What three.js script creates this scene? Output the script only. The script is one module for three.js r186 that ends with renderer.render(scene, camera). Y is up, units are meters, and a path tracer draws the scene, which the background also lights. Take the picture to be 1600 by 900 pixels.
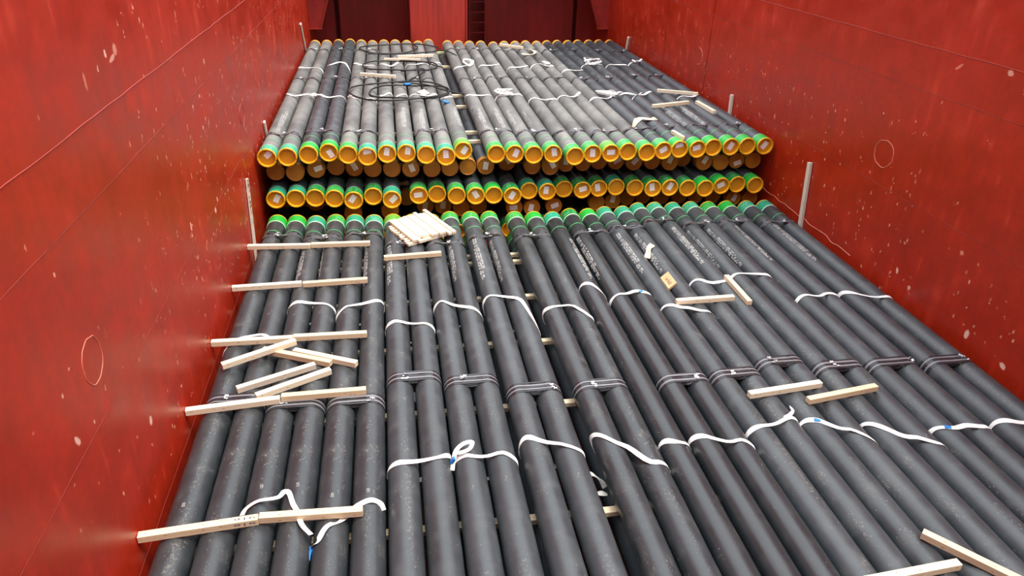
import * as THREE from 'three';
import { RoundedBoxGeometry } from 'three/addons/geometries/RoundedBoxGeometry.js';
import { mergeGeometries } from 'three/addons/utils/BufferGeometryUtils.js';

// ---------------------------------------------------------------- camera, sky, light, exposure
const scene = new THREE.Scene();
const V = (x, y, z) => new THREE.Vector3(x, y, z);
const camera = new THREE.PerspectiveCamera(43.1224, 16 / 9, 0.1, 200);
camera.position.set(0, 6.2, 0);
camera.up.set(0.053708, 0.882124, -0.467945);
camera.lookAt(V(0.150020, -0.470430, -0.869591).add(camera.position));
scene.add(camera);

const renderer = new THREE.WebGLRenderer({ antialias: true });
renderer.toneMapping = THREE.LinearToneMapping;
renderer.toneMappingExposure = 2.7;
renderer.shadowMap.enabled = true;
renderer.shadowMap.type = THREE.PCFSoftShadowMap;

const sunDirection = V(0.26, 1.0, 0.2).normalize();
function overcastSky() {                       // computed overcast sky: brighter towards the zenith and around the veiled sun
  const w = 256, h = 128, d = new Float32Array(w * h * 4);
  for (let j = 0; j < h; j++) for (let i = 0; i < w; i++) {
    const el = (j + 0.5) / h * Math.PI - Math.PI / 2, az = ((i + 0.5) / w - 0.5) * 2 * Math.PI;
    const dir = V(Math.cos(el) * Math.cos(az), Math.sin(el), Math.cos(el) * Math.sin(az));
    const s = Math.max(0, Math.sin(el)), c = Math.max(0, dir.dot(sunDirection));
    const l = el < 0 ? 0.25 : (0.5 + 0.55 * s) * (0.9 + 0.35 * Math.pow(c, 6));
    const k = (j * w + i) * 4;
    d[k] = l * 0.97; d[k + 1] = l; d[k + 2] = l * 1.05; d[k + 3] = 1;
  }
  const t = new THREE.DataTexture(d, w, h, THREE.RGBAFormat, THREE.FloatType);
  t.mapping = THREE.EquirectangularReflectionMapping; t.magFilter = t.minFilter = THREE.LinearFilter; t.needsUpdate = true;
  return t;
}
const sky = overcastSky();
scene.background = sky; scene.environment = sky;
scene.backgroundIntensity = scene.environmentIntensity = 1.15;
const sun = new THREE.DirectionalLight(0xfff4e6, 1.5);     // sun behind thin cloud, so very soft
sun.position.copy(sunDirection).multiplyScalar(40).add(V(2.6, 0, -13));
sun.target.position.set(2.6, 0, -13);
sun.castShadow = true; sun.shadow.radius = 50; sun.shadow.mapSize.set(2048, 2048);
Object.assign(sun.shadow.camera, { left: -20, right: 20, top: 20, bottom: -20, near: 1, far: 90 });
scene.add(sun, sun.target);

// ---------------------------------------------------------------- measured layout (metres)
const RED_LEFT = -2.55, RED_RIGHT = 7.77;
const NEAR_Y = 0.662, FAR_Y = 1.872, PITCH = 0.4;          // axis heights of the two top rows, row pitch
const R = 0.168, RC = 0.1765, LENGTH = 11.7;
const nearX = [-2.246, -1.883, -1.522, -1.161, -0.803, -0.445, -0.085, 0.275, 0.636, 0.999, 1.398, 1.765, 2.257, 2.631, 2.994, 3.367, 3.728, 4.087, 4.463, 4.821, 5.179, 5.552, 5.935, 6.305, 6.694, 7.121, 7.516];
const nearZ = [-13.337, -13.299, -13.228, -13.254, -13.218, -13.165, -13.161, -13.124, -13.087, -13.179, -13.145, -13.127, -13.063, -13.025, -12.974, -13.103, -13.067, -13.132, -13.13, -13.268, -13.269, -13.232, -13.229, -13.196, -13.196, -13.16, -13.158];
const farX = [-2.324, -1.961, -1.589, -1.223, -0.858, -0.496, -0.131, 0.237, 0.606, 0.972, 1.33, 1.941, 2.299, 2.657, 3.038, 3.431, 3.811, 4.183, 4.549, 4.914, 5.28, 5.641, 6.008, 6.373, 6.756, 7.118, 7.493];
const farZ = [-13.54, -13.566, -13.669, -13.775, -13.606, -13.477, -13.603, -13.611, -13.481, -13.352, -13.678, -13.42, -13.392, -13.311, -13.33, -13.149, -13.274, -13.283, -13.353, -13.275, -13.353, -13.418, -13.388, -13.472, -13.481, -13.496, -13.479];
const row2X = [-2.263, -1.894, -1.51, -1.139, -0.782, -0.425, -0.054, 0.313, 0.725, 1.082, 1.44, 1.801, 2.259, 2.737, 3.094, 3.451, 3.808, 4.165, 4.522, 4.881, 5.276, 5.633, 5.993, 6.35, 6.707, 7.094, 7.451];
const row2Z = [-13.937, -13.855, -14.008, -14.129, -14.041, -13.951, -13.916, -13.883, -13.846, -13.873, -13.9, -13.907, -14.109, -13.824, -13.753, -13.923, -13.933, -14.005, -13.973, -13.879, -13.907, -13.814, -14.035, -13.755, -13.721, -13.812, -13.784];
const row3X = [-2.258, -1.892, -1.531, -1.169, -0.805, -0.441, -0.084, 0.435, 0.792, 1.164, 1.535, 1.892, 2.249, 2.622, 2.98, 3.347, 3.704, 4.061, 4.434, 4.811, 5.168, 5.534, 5.891, 6.252, 6.654, 7.023, 7.38];
const row3Z = [-13.487, -13.502, -13.5, -13.431, -13.304, -13.479, -13.274, -13.446, -13.481, -13.358, -13.315, -13.322, -13.246, -13.494, -13.413, -13.523, -13.435, -13.492, -13.531, -13.458, -13.388, -13.4, -13.337, -13.283, -13.396, -13.45, -13.369];
const row4X = [-2.353, -1.989, -1.623, -1.239, -0.853, -0.496, -0.139, 0.218, 0.575, 0.932, 1.289, 1.646, 2.003, 2.36, 2.717, 3.18, 3.65, 4.11, 4.476, 4.833, 5.202, 5.582, 5.991, 6.348, 6.72, 7.113, 7.47];
const row4Z = [-14.491, -14.487, -14.283, -14.444, -13.639, -14.439, -13.705, -14.404, -13.911, -13.872, -13.701, -13.807, -14.271, -13.63, -13.596, -13.645, -14.586, -13.732, -13.806, -13.948, -13.998, -13.91, -13.932, -13.909, -13.86, -13.697, -13.664];
const bearN = [-11.875, -11.585, -10.283, -8.897, -7.4, -5.483];
const bearF = [-24.946, -22.658, -18.978, -17.853, -15.618, -14.947];
const boards = { 'wall_a': [-2.498, -11.836, -1.497, -11.768, 0.832], 'wall_a2': [-1.489, -11.794, -0.493, -11.767, 0.832], 'wall_b': [-2.508, -10.328, -1.519, -10.364, 0.832], 'wall_b2': [-1.497, -10.34, -0.516, -10.381, 0.832], 'wall_c': [-2.477, -8.764, -1.49, -8.75, 0.832], 'wall_c2': [-1.484, -8.774, -0.501, -8.756, 0.832], 'wall_d': [-2.476, -7.275, -1.499, -7.38, 0.832], 'wall_d2': [-1.489, -7.417, -0.488, -7.434, 0.832], 'wall_e': [-2.465, -5.369, -1.479, -5.452, 0.832], 'wall_e2': [-1.469, -5.467, -0.493, -5.428, 0.832], 'c1': [-2.291, -8.129, -1.425, -8.556, 0.872], 'c2': [-1.591, -8.387, -0.944, -8.081, 0.832], 'c3': [-1.441, -8.431, -0.619, -8.026, 0.832], 'c4': [-2.039, -7.643, -1.143, -8.061, 0.832], 'c5': [-1.79, -7.468, -0.943, -7.92, 0.832], 'd1': [-0.255, -11.147, 0.698, -11.219, 0.832], 'e1': [4.11, -9.133, 5.048, -9.157, 0.832], 'e2': [5.224, -9.845, 5.219, -8.963, 0.832], 'e3': [4.169, -6.751, 5.189, -6.861, 0.832], 'e4': [4.84, -6.547, 5.857, -6.7, 0.832], 'e5': [4.248, -3.971, 4.956, -4.018, 0.832], 'e6': [4.838, -4.392, 5.323, -3.821, 0.832], 'f1': [-0.752, -19.793, 0.149, -19.439, 2.042], 'f2': [-0.134, -21.712, 0.896, -21.63, 2.042], 'f3': [0.254, -22.131, 1.304, -22.297, 2.042], 'f4': [3.538, -24.022, 4.186, -23.439, 2.042], 'f5': [6.564, -17.541, 7.469, -17.115, 2.042], 'f6': [5.929, -16.014, 6.91, -16.313, 2.042], 'f7': [7.123, -16.331, 7.171, -15.386, 2.042], 'f8': [5.653, -13.957, 5.711, -13.496, 2.042] };
const sling_far_end = { '3,4': [[-1.708, -9.81], [-1.62, -9.828], [-1.537, -9.861], [-1.299, -9.794], [-1.093, -9.738], [-0.966, -9.722]], '5,6': [[-0.926, -9.48], [-0.855, -9.621], [-0.642, -9.678], [-0.436, -9.733], [-0.256, -9.874]], '7,8': [[-0.239, -9.111], [-0.088, -9.124], [0.109, -9.028], [0.334, -9.003], [0.466, -8.998]], '9,10': [[0.456, -9.554], [0.525, -9.677], [0.6, -9.638], [0.769, -9.474], [1, -9.388], [1.179, -9.278]], '11,12': [[1.163, -9.628], [1.257, -9.754], [1.447, -9.696], [1.759, -9.598], [1.863, -9.341], [1.893, -8.652]], '13,14': [[1.931, -9.002], [2.04, -9.367], [2.141, -9.259], [2.509, -9.29], [2.616, -9.199], [2.646, -8.97]], '15': [[2.766, -9.982], [2.831, -10.047], [2.953, -9.936], [3.057, -9.849], [3.087, -9.608]], '16,17': [[3.149, -9.495], [3.312, -9.539], [3.442, -9.527], [3.65, -9.63], [3.771, -9.519], [3.967, -9.607]], '18,19': [[3.898, -9.226], [4.002, -9.138], [4.157, -9.018], [4.291, -9.022], [4.404, -8.872]], '20,21': [[4.601, -9.925], [4.764, -9.896], [4.911, -9.726], [5.242, -9.777]], '22,23': [[5.432, -10.015], [5.53, -10.002], [5.742, -9.975], [5.971, -9.908]], '24,25': [[6.114, -9.189], [6.24, -9.185], [6.457, -9.094], [6.638, -9.2], [6.746, -9.139]], '26,27': [[6.934, -9.369], [6.975, -9.302], [7.097, -9.086], [7.342, -8.97]] };
const sling_mid = { '7,8': [[-0.273, -6.135], [-0.19, -6.129], [0.07, -6.113], [0.334, -6.153], [0.518, -6.353]], '9,10': [[0.545, -6.165], [0.715, -6.11], [0.869, -6.111], [0.989, -6.158], [1.092, -6.082]], '11,12': [[1.142, -6.238], [1.252, -6.424], [1.361, -6.345], [1.503, -6.243], [1.698, -6.195], [1.8, -6.098]], '13,14': [[1.835, -6.233], [2.01, -6.482], [2.108, -6.409], [2.246, -6.167], [2.44, -6.043], [2.548, -5.764]], '15': [[2.752, -6.157], [2.834, -6.188], [2.906, -6.101], [3, -6.035], [3.196, -6.065]], '16,17': [[3.15, -6.206], [3.271, -6.149], [3.412, -6.071], [3.603, -5.978], [3.761, -6.018], [3.813, -5.922]], '18,19': [[3.912, -6.21], [4, -6.199], [4.239, -6.207], [4.478, -6.309]], '20,21': [[4.654, -6.336], [4.709, -6.261], [4.839, -6.189], [4.943, -6.044], [5.156, -5.993], [5.216, -5.816]], '22,23': [[5.376, -6.247], [5.413, -6.173], [5.492, -5.987], [5.642, -5.802], [5.837, -5.777], [5.911, -5.642]], '24,25': [[6.082, -5.997], [6.178, -5.956], [6.302, -5.856], [6.56, -5.906], [6.633, -5.848]], '26,27': [[6.81, -5.938], [6.98, -5.986], [7.084, -5.905], [7.245, -5.853]] };
const sling_far_front = { '1,2': [[-2.561, -18.234], [-2.243, -17.631], [-1.833, -17.861]], '3,4': [[-1.83, -18.062], [-1.448, -17.46], [-1.193, -17.579], [-1.073, -17.701]], '5,6': [[-1.059, -17.952], [-0.802, -17.298], [-0.453, -17.302], [-0.342, -17.44]], '7': [[-0.318, -17.907], [-0.188, -17.488], [0.051, -18.142]], '8': [[0.092, -17.588], [0.216, -17.554], [0.416, -17.926]], '9,10': [[0.445, -17.795], [0.624, -17.589], [0.888, -17.445], [1.228, -18.006]], '11': [[1.164, -17.535], [1.297, -17.248], [1.528, -17.666]], '12,13': [[1.774, -17.795], [1.896, -17.476], [2.389, -17.467]], '14,15': [[2.504, -17.505], [2.731, -17.465], [2.974, -17.516], [3.286, -17.557]], '16,17': [[3.267, -17.284], [3.346, -17.144], [3.563, -16.907], [3.918, -17.04], [4.127, -17.314]], '18,19': [[4.031, -17.477], [4.118, -17.311], [4.339, -17.176], [4.858, -18.058]], '20,21': [[4.761, -17.186], [4.851, -17.069], [5.131, -16.937], [5.603, -17.676]], '22': [[5.974, -17.588], [6.217, -17.773], [6.273, -17.636]], '23,24': [[6.133, -17.265], [6.39, -17.592], [7.05, -18.209]], '26,27': [[6.967, -17.168], [7.089, -17.088], [7.285, -17], [7.867, -17.675]] };
const sling_far_back = { '1,2': [[-2.564, -21.504], [-2.365, -20.852], [-1.863, -20.877]], '3,4': [[-1.86, -21.389], [-1.621, -21.153], [-1.386, -21.667], [-1.163, -21.356], [-1.076, -20.705]], '5,6': [[-1.067, -21.796], [-0.807, -21.197], [-0.491, -21.096], [-0.341, -21.179]], '7,8': [[-0.346, -21.677], [-0.105, -21.17], [0.069, -20.987], [0.404, -21.893]], '9,10': [[0.462, -21.295], [0.656, -21.14], [1.082, -21.419]], '11': [[1.177, -21.53], [1.311, -21.302], [1.518, -21.692]], '12,13': [[1.717, -20.977], [1.898, -20.77], [2.172, -20.993], [2.531, -21.744]], '14,15': [[2.497, -21.132], [2.66, -20.974], [2.999, -21.05], [3.299, -21.439]], '16,17': [[3.274, -20.792], [3.418, -20.678], [3.778, -20.752], [4.268, -21.863]], '18,19': [[4.174, -21.097], [4.322, -21.183], [4.472, -20.724], [4.825, -21.195]], '20,21': [[4.761, -20.328], [4.907, -20.269], [5.213, -20.17], [5.634, -20.545]], '22,23': [[5.498, -21.004], [5.649, -20.949], [5.994, -21.028]], '24,25': [[6.275, -20.992], [6.538, -20.915], [6.728, -20.907]], '26,27': [[6.986, -21.224], [7.169, -21.266], [7.866, -22.116]] };
const tape_near_end = { '1,2': -12.41, '3,4': -12.227, '5,6': -12.312, '7,8': -11.844, '9,10': -11.771, '11,12': -11.998, '13,14': -11.914, '16,17': -11.966, '18,19': -12.107, '20,21': -12.363, '22,23': -12.168, '24,25': -12.184, '26,27': -12.056 };
const tape_near_mid = { '1,2': -7.526, '3,4': -7.347, '5,6': -7.331, '7,8': -7.739, '9,10': -7.573, '11,12': -7.304, '13,14': -7.275, '16,17': -7.269, '18,19': -7.297, '20,21': -7.492, '22,23': -7.297, '24,25': -7.27, '26,27': -7.232 };
const tape_far_front = { '1,2': -14.585, '3,4': -14.762, '5,6': -14.66, '9,10': -14.595, '12,13': -14.497, '14,15': -14.391, '16,17': -14.342, '18,19': -14.28, '20,21': -14.418, '22,23': -14.601, '24,25': -14.591, '26,27': -14.596 };
const tape_far_mid = { '1,2': -19.569, '3,4': -19.685, '5,6': -19.575, '9,10': -19.428, '12,13': -19.361, '14,15': -19.481, '16,17': -19.37, '18,19': -19.331, '20,21': -19.218, '22,23': -19.339, '24,25': -19.551, '26,27': -19.512 };
const tape_far_back = { '1,2': -23.593, '3,4': -23.683, '5,6': -23.559, '12,13': -23.595, '14,15': -23.578, '16,17': -23.339, '18,19': -23.428, '20,21': -23.302, '22,23': -23.392, '24,25': -23.262, '26,27': -23.135 };
const stakes = { 'U1': [[2.799, -23.454], [1.805, -24.167]], 'U2': [[2.169, -14.986], [1.872, -15.068]], 'U3': [[1.851, -12.514], [0.719, -12.318]], 'U4': [[2.338, -23.816], [1.873, -23.945]], 'U5': [[2.363, -15.822], [1.942, -15.797]], 'U6': [[1.955, -12.166], [0.604, -12.011]] };
const looseA = [[-1.648, 0.85, -5.54], [-1.625, 0.85, -5.622], [-1.529, 0.85, -5.713], [-1.324, 0.85, -5.748], [-1.282, 0.85, -5.814], [-1.243, 0.85, -5.809], [-1.175, 0.85, -5.63], [-1.128, 0.85, -5.529], [-1.062, 0.85, -5.336], [-0.968, 0.85, -5.202]], looseB = [[-0.297, 0.752, -5.523], [-0.327, 0.791, -5.584], [-0.413, 0.839, -5.592], [-0.54, 0.811, -5.567], [-0.691, 0.798, -5.411], [-0.833, 0.839, -5.291], [-0.905, 0.806, -5.163], [-0.976, 0.673, -5.218]];

// ---------------------------------------------------------------- helpers
let seed = 12345;
const rnd = () => { seed = (seed * 1664525 + 1013904223) >>> 0; return seed / 4294967296; };
const rr = (a, b) => a + (b - a) * rnd();
const used = {};
function numbered(n) { const k = used[n] = (used[n] ?? -1) + 1; return k ? n + '_' + String(k).padStart(3, '0') : n; }
function shade(o) { o.traverse((c) => { if (c.isMesh) { c.castShadow = true; c.receiveShadow = true; } }); return o; }
function tag(o, label, category, group) {
  o.userData.label = label; o.userData.category = category;
  if (group) o.userData.group = group;
  return o;
}
function thing(name, label, category, pos, group) {
  const o = new THREE.Group(); o.name = numbered(name); o.position.set(...pos); tag(o, label, category, group); scene.add(o); return o;
}
function part(name, geo, mat, parent) { const m = new THREE.Mesh(geo, mat); m.name = name; m.castShadow = m.receiveShadow = true; parent.add(m); return m; }
function structure(name, pos = [0, 0, 0]) { const g = new THREE.Group(); g.name = name; g.userData.kind = 'structure'; g.position.set(...pos); scene.add(g); return g; }
const ORD = ['', 'first', 'second', 'third', 'fourth', 'fifth', 'sixth', 'seventh', 'eighth', 'ninth', 'tenth', 'eleventh', 'twelfth', 'thirteenth', 'fourteenth'];
const place = (i, n = 27) => i < 14 ? ORD[i + 1] + ' from left wall' : ORD[n - i] + ' from right wall';
const pairName = (k) => { const p = k.split(',').map(Number); const s = p[0] <= 13; const f = (i) => s ? ORD[i] : ORD[28 - i]; return (p.length > 1 ? f(p[0]) + ' and ' + f(p[1]) + ' pipes' : f(p[0]) + ' pipe') + ' from ' + (s ? 'left' : 'right') + ' wall'; };

// value noise
function noiseGrid(nx, ny) { const g = new Float32Array((nx + 1) * (ny + 1)); for (let i = 0; i < g.length; i++) g[i] = rnd(); for (let j = 0; j <= ny; j++) g[j * (nx + 1) + nx] = g[j * (nx + 1)]; return { g, nx, ny }; }
function sample(n, u, v) {
  const x = u * n.nx, y = v * n.ny, i = Math.min(n.nx - 1, x | 0), j = Math.min(n.ny - 1, y | 0), w = n.nx + 1;
  let a = x - i, b = y - j; a = a * a * (3 - 2 * a); b = b * b * (3 - 2 * b);
  const k = j * w + i, g = n.g;
  return (g[k] * (1 - a) + g[k + 1] * a) * (1 - b) + (g[k + w] * (1 - a) + g[k + w + 1] * a) * b;
}
function dataTexture(w, h, px, srgb, repeat = true) {
  const t = new THREE.DataTexture(px, w, h, THREE.RGBAFormat, px instanceof Float32Array ? THREE.FloatType : THREE.UnsignedByteType);
  if (srgb) t.colorSpace = THREE.SRGBColorSpace;
  t.wrapS = t.wrapT = repeat ? THREE.RepeatWrapping : THREE.ClampToEdgeWrapping;
  t.magFilter = THREE.LinearFilter; t.minFilter = THREE.LinearMipmapLinearFilter; t.generateMipmaps = true; t.needsUpdate = true;
  return t;
}
function canvas(w, h, draw, srgb = true) {
  const c = document.createElement('canvas'); c.width = w; c.height = h;
  draw(c.getContext('2d'), w, h);
  const t = new THREE.CanvasTexture(c); if (srgb) t.colorSpace = THREE.SRGBColorSpace;
  t.anisotropy = 8; return t;
}

// ---------------------------------------------------------------- materials
// red oxide paint over steel plate: tone drift, rubbed patches, chipped flecks; one texture per side, uv in wall metres
const WALL_Z0 = 1, WALL_Z1 = -29, WALL_H = 6.2;
function paintMaps(chips, seedValue) {
  seed = seedValue;
  const w = 2048, h = 1536;
  const big = noiseGrid(26, 7), mid = noiseGrid(110, 30), fine = noiseGrid(600, 130), streak = noiseGrid(420, 16), grain = noiseGrid(1024, 512);
  const col = new Uint8Array(w * h * 4), rough = new Uint8Array(w * h * 4);
  const hs = 512, bump = new Float32Array(1024 * hs * 4);
  const drops = new Float32Array(w * h);
  for (const c of chips) {                                     // c: z, y, length, width, tilt, strength
    const cx = (WALL_Z0 - c[0]) / (WALL_Z0 - WALL_Z1) * w, cy = c[1] / WALL_H * h, sx = w / (WALL_Z0 - WALL_Z1), sy = h / WALL_H;
    const ct = Math.cos(c[4]), st = Math.sin(c[4]), rad = Math.max(c[2], c[3]);
    const x0 = Math.max(0, Math.floor(cx - rad * sx - 3)), x1 = Math.min(w - 1, Math.ceil(cx + rad * sx + 3));
    const y0 = Math.max(0, Math.floor(cy - rad * sy - 2)), y1 = Math.min(h - 1, Math.ceil(cy + rad * sy + 2));
    for (let y = y0; y <= y1; y++) for (let x = x0; x <= x1; x++) {
      const dx = (x - cx) / sx, dy = (y - cy) / sy, a = (dx * ct + dy * st) / (c[3] + 0.010), b = (-dx * st + dy * ct) / c[2];
      const jag = 0.75 + 0.6 * sample(grain, x / w, y / h);
      const q = (a * a + b * b) * jag;
      if (q < 1) drops[y * w + x] = Math.max(drops[y * w + x], c[5] * Math.min(1, (1 - q) * 3));
    }
  }
  for (let y = 0; y < h; y++) for (let x = 0; x < w; x++) {
    const u = x / w, v = y / h, k = (y * w + x) * 4;
    const b = sample(big, u, v), m = sample(mid, u, v), f = sample(fine, u, v), s = sample(streak, u, v), g = sample(grain, u, v);
    const t = 0.90 + 0.07 * b + 0.08 * m + 0.07 * (f - 0.5) + 0.06 * (s - 0.5);
    const far = Math.min(1, Math.max(0, (u - 0.45) * 4)); const rub = Math.max(0, (s - 0.72 + 0.1 * far) * 1.6) * Math.max(0, m - 0.4 + 0.15 * far) * 1.3;
    const d = drops[y * w + x];
    let r = 166 * t + rub * 40, gg = 38 * t + rub * 46, bb = 14 * t + rub * 42;
    r += (228 - r) * d; gg += (190 - gg) * d; bb += (172 - bb) * d;
    col[k] = Math.min(255, r); col[k + 1] = Math.min(255, gg); col[k + 2] = Math.min(255, bb); col[k + 3] = 255;
    const ro = 0.33 + 0.1 * m + 0.06 * (b - 0.5) + 0.3 * d + rub * 0.3;
    rough[k] = rough[k + 1] = rough[k + 2] = Math.max(0, Math.min(255, ro * 255)); rough[k + 3] = 255;
  }
  for (let y = 0; y < hs; y++) for (let x = 0; x < 1024; x++) {
    const u = x / 1024, v = y / hs, k = (y * 1024 + x) * 4;
    const q = 0.65 * sample(big, u, v) + 0.3 * sample(mid, u, v);
    bump[k] = bump[k + 1] = bump[k + 2] = q; bump[k + 3] = 1;
  }
  const mat = new THREE.MeshPhysicalMaterial({ color: 0xffffff, map: dataTexture(w, h, col, true, false), roughnessMap: dataTexture(w, h, rough, false, false), roughness: 1, bumpMap: dataTexture(1024, hs, bump, false, false), bumpScale: 0.006, specularIntensity: 0.9 });
  return mat;
}
function chipField(list, extra) {
  const out = [...extra];
  for (const [n, z0, z1, y0, y1, len, str] of list) for (let i = 0; i < n; i++) {
    const z = rr(z0, z1), y = rr(y0, y1), l = len * rr(0.35, 1.2);
    out.push([z, y, l, l * rr(0.06, 0.2), rr(-0.3, 0.3), str * rr(0.45, 1)]);
    if (rnd() < 0.3) out.push([z + rr(-0.06, 0.06), y - l * 1.6, l * 0.5, l * 0.12, rr(-0.4, 0.4), str * rr(0.4, 0.9)]);
  }
  return out;
}
seed = 71;
const leftPaint = paintMaps(chipField([[90, -5, -26, 0.8, 5.9, 0.035, 0.8], [150, -7, -20, 1.6, 5.2, 0.035, 0.95], [420, -8.5, -22, 1.0, 3.9, 0.035, 1], [140, -13, -25, 2, 3.8, 0.06, 0.6], [60, -4, -9, 0.8, 3.0, 0.03, 0.8]],
  [[-7.35, 4.87, 0.045, 0.02, 0.2, 0.9], [-7.62, 4.86, 0.06, 0.05, 1.1, 0.6], [-7.5, 4.8, 0.03, 0.09, 0.2, 0.7], [-6.75, 4.75, 0.09, 0.02, 0.1, 0.5], [-10.2, 2.2, 0.06, 0.04, 0.4, 0.95], [-10.4, 2.28, 0.05, 0.02, 0.4, 0.9], [-8.9, 2.5, 0.07, 0.02, 0.1, 0.9], [-6.3, 1.5, 0.06, 0.03, -0.3, 0.9], [-4.9, 2.4, 0.07, 0.02, 0.5, 0.9], [-11, 4.1, 0.05, 0.035, 0.1, 0.6]]), 911);
seed = 72;
const rightPaint = paintMaps(chipField([[60, -6, -26, 0.8, 5.9, 0.03, 0.6], [150, -9, -18, 0.9, 3.4, 0.035, 0.9], [90, -13, -24, 1.4, 3.4, 0.04, 0.8], [40, -6, -11, 0.7, 2, 0.03, 0.8]],
  [[-7.55, 0.98, 0.08, 0.035, 0.1, 0.95], [-6.85, 0.92, 0.045, 0.05, 0.5, 0.95], [-6.45, 1.0, 0.04, 0.035, 0.5, 0.9], [-9.2, 1.15, 0.06, 0.02, -0.3, 0.9], [-8.85, 1.03, 0.04, 0.03, 0.2, 0.8], [-8.3, 4.4, 0.04, 0.05, 0.2, 0.7], [-9.2, 4.3, 0.09, 0.012, 0.9, 0.5], [-8.1, 1.98, 0.04, 0.03, 0.2, 0.6]]), 912);
function simplePaint(seedValue, r, g, b) {
  seed = seedValue; const w = 256, h = 256, a = noiseGrid(5, 4), m = noiseGrid(22, 10), s = noiseGrid(64, 4), px = new Uint8Array(w * h * 4);
  for (let y = 0; y < h; y++) for (let x = 0; x < w; x++) { const u = x / w, v = y / h, t = 0.84 + 0.12 * sample(a, u, v) + 0.12 * sample(m, u, v) + 0.1 * (sample(s, u, v) - 0.5), k = (y * w + x) * 4; px[k] = r * t; px[k + 1] = g * t; px[k + 2] = b * t; px[k + 3] = 255; }
  return new THREE.MeshPhysicalMaterial({ map: dataTexture(w, h, px, true), roughness: 0.5 });
}
const bulkheadPaint = simplePaint(41, 150, 36, 30);
const weldPaint = new THREE.MeshPhysicalMaterial({ color: 0x9c3022, roughness: 0.42 });
const weldFlat = new THREE.MeshPhysicalMaterial({ color: 0x862414, roughness: 0.5 });
const weldWorn = new THREE.MeshPhysicalMaterial({ color: 0xc4705c, roughness: 0.5 });
const seamDark = new THREE.MeshStandardMaterial({ color: 0x2a0d0a, roughness: 0.8 });

// pipe coating: black varnish with dust, scuffs and brown grime; u runs around, v along
function pipeMaps(seedValue, o) {
  seed = seedValue;
  const w = 512, h = 2048, big = noiseGrid(3, 16), mid = noiseGrid(10, 90), fine = noiseGrid(70, 700), band = noiseGrid(1, 260), dust = noiseGrid(128, 1024), scr = noiseGrid(40, 1400), clump = noiseGrid(9, 60);
  const col = new Uint8Array(w * h * 4), rough = new Uint8Array(w * h * 4);
  for (let y = 0; y < h; y++) for (let x = 0; x < w; x++) {
    const u = x / w, v = y / h, k = (y * w + x) * 4;
    const b = sample(big, u, v), m = sample(mid, u, v), f = sample(fine, u, v), d = sample(dust, u, v), s = sample(scr, u, v), n = sample(band, u, v), c = sample(clump, u, v);
    const stripe = Math.exp(-Math.pow((((u - 0.62 + 0.02 * (m - 0.5)) % 1 + 1) % 1 - 0.5) / 0.05, 2)) + Math.exp(-Math.pow((((u - 0.12) % 1 + 1) % 1 - 0.5) / 0.04, 2)) * 0.8 + Math.exp(-Math.pow((((u - 0.85) % 1 + 1) % 1 - 0.5) / 0.04, 2)) * 0.8;   // lines where neighbouring pipes rubbed
    let film = o.film * (0.7 + 0.4 * b + 0.2 * m + 0.1 * (n - 0.5));
    let speck = d * 0.55 + f * 0.45 + c * 0.22 + stripe * 0.14 > o.speckAt ? 1 : 0;
    if (s > 0.93 && c > 0.5) speck = Math.max(speck, 0.5 * o.scratch);
    const brown = Math.max(0, m * 0.6 + c * 0.6 - 0.62) * o.brown + stripe * 0.06 * o.brown * f;
    let r = 22 + film * (o.warm ?? 57) + brown * 52, g = 25.5 + film * 61 + brown * 42, bl = 28.5 + film * (o.warm ? 57 : 63) + brown * 30;
    const sp = speck * o.speck; r += (165 - r) * sp; g += (155 - g) * sp; bl += (138 - bl) * sp;
    col[k] = r; col[k + 1] = g; col[k + 2] = bl; col[k + 3] = 255;
    const ro = o.rough + 0.12 * (m - 0.5) + 0.1 * (f - 0.5) + 0.18 * film + 0.2 * sp + 0.2 * brown;
    rough[k] = rough[k + 1] = rough[k + 2] = Math.max(30, Math.min(250, ro * 255)); rough[k + 3] = 255;
  }
  return new THREE.MeshPhysicalMaterial({ map: dataTexture(w, h, col, true), roughnessMap: dataTexture(w, h, rough, false), roughness: 1, specularIntensity: 1, ior: 1.62 });
}
const pipeCoat = {
  dirty: pipeMaps(201, { film: 0.44, speckAt: 0.94, scratch: 0.7, brown: 0.45, speck: 0.4, rough: 0.31 }),
  dusty: pipeMaps(202, { film: 1.25, warm: 63, speckAt: 1.02, scratch: 0.25, brown: 0.3, speck: 0.3, rough: 0.4 }),
  plain: pipeMaps(203, { film: 0.58, speckAt: 0.985, scratch: 0.4, brown: 0.35, speck: 0.4, rough: 0.31 }),
  fresh: pipeMaps(204, { film: 0.3, speckAt: 1.05, scratch: 0.5, brown: 0.15, speck: 0.5, rough: 0.3 }),
};
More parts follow.
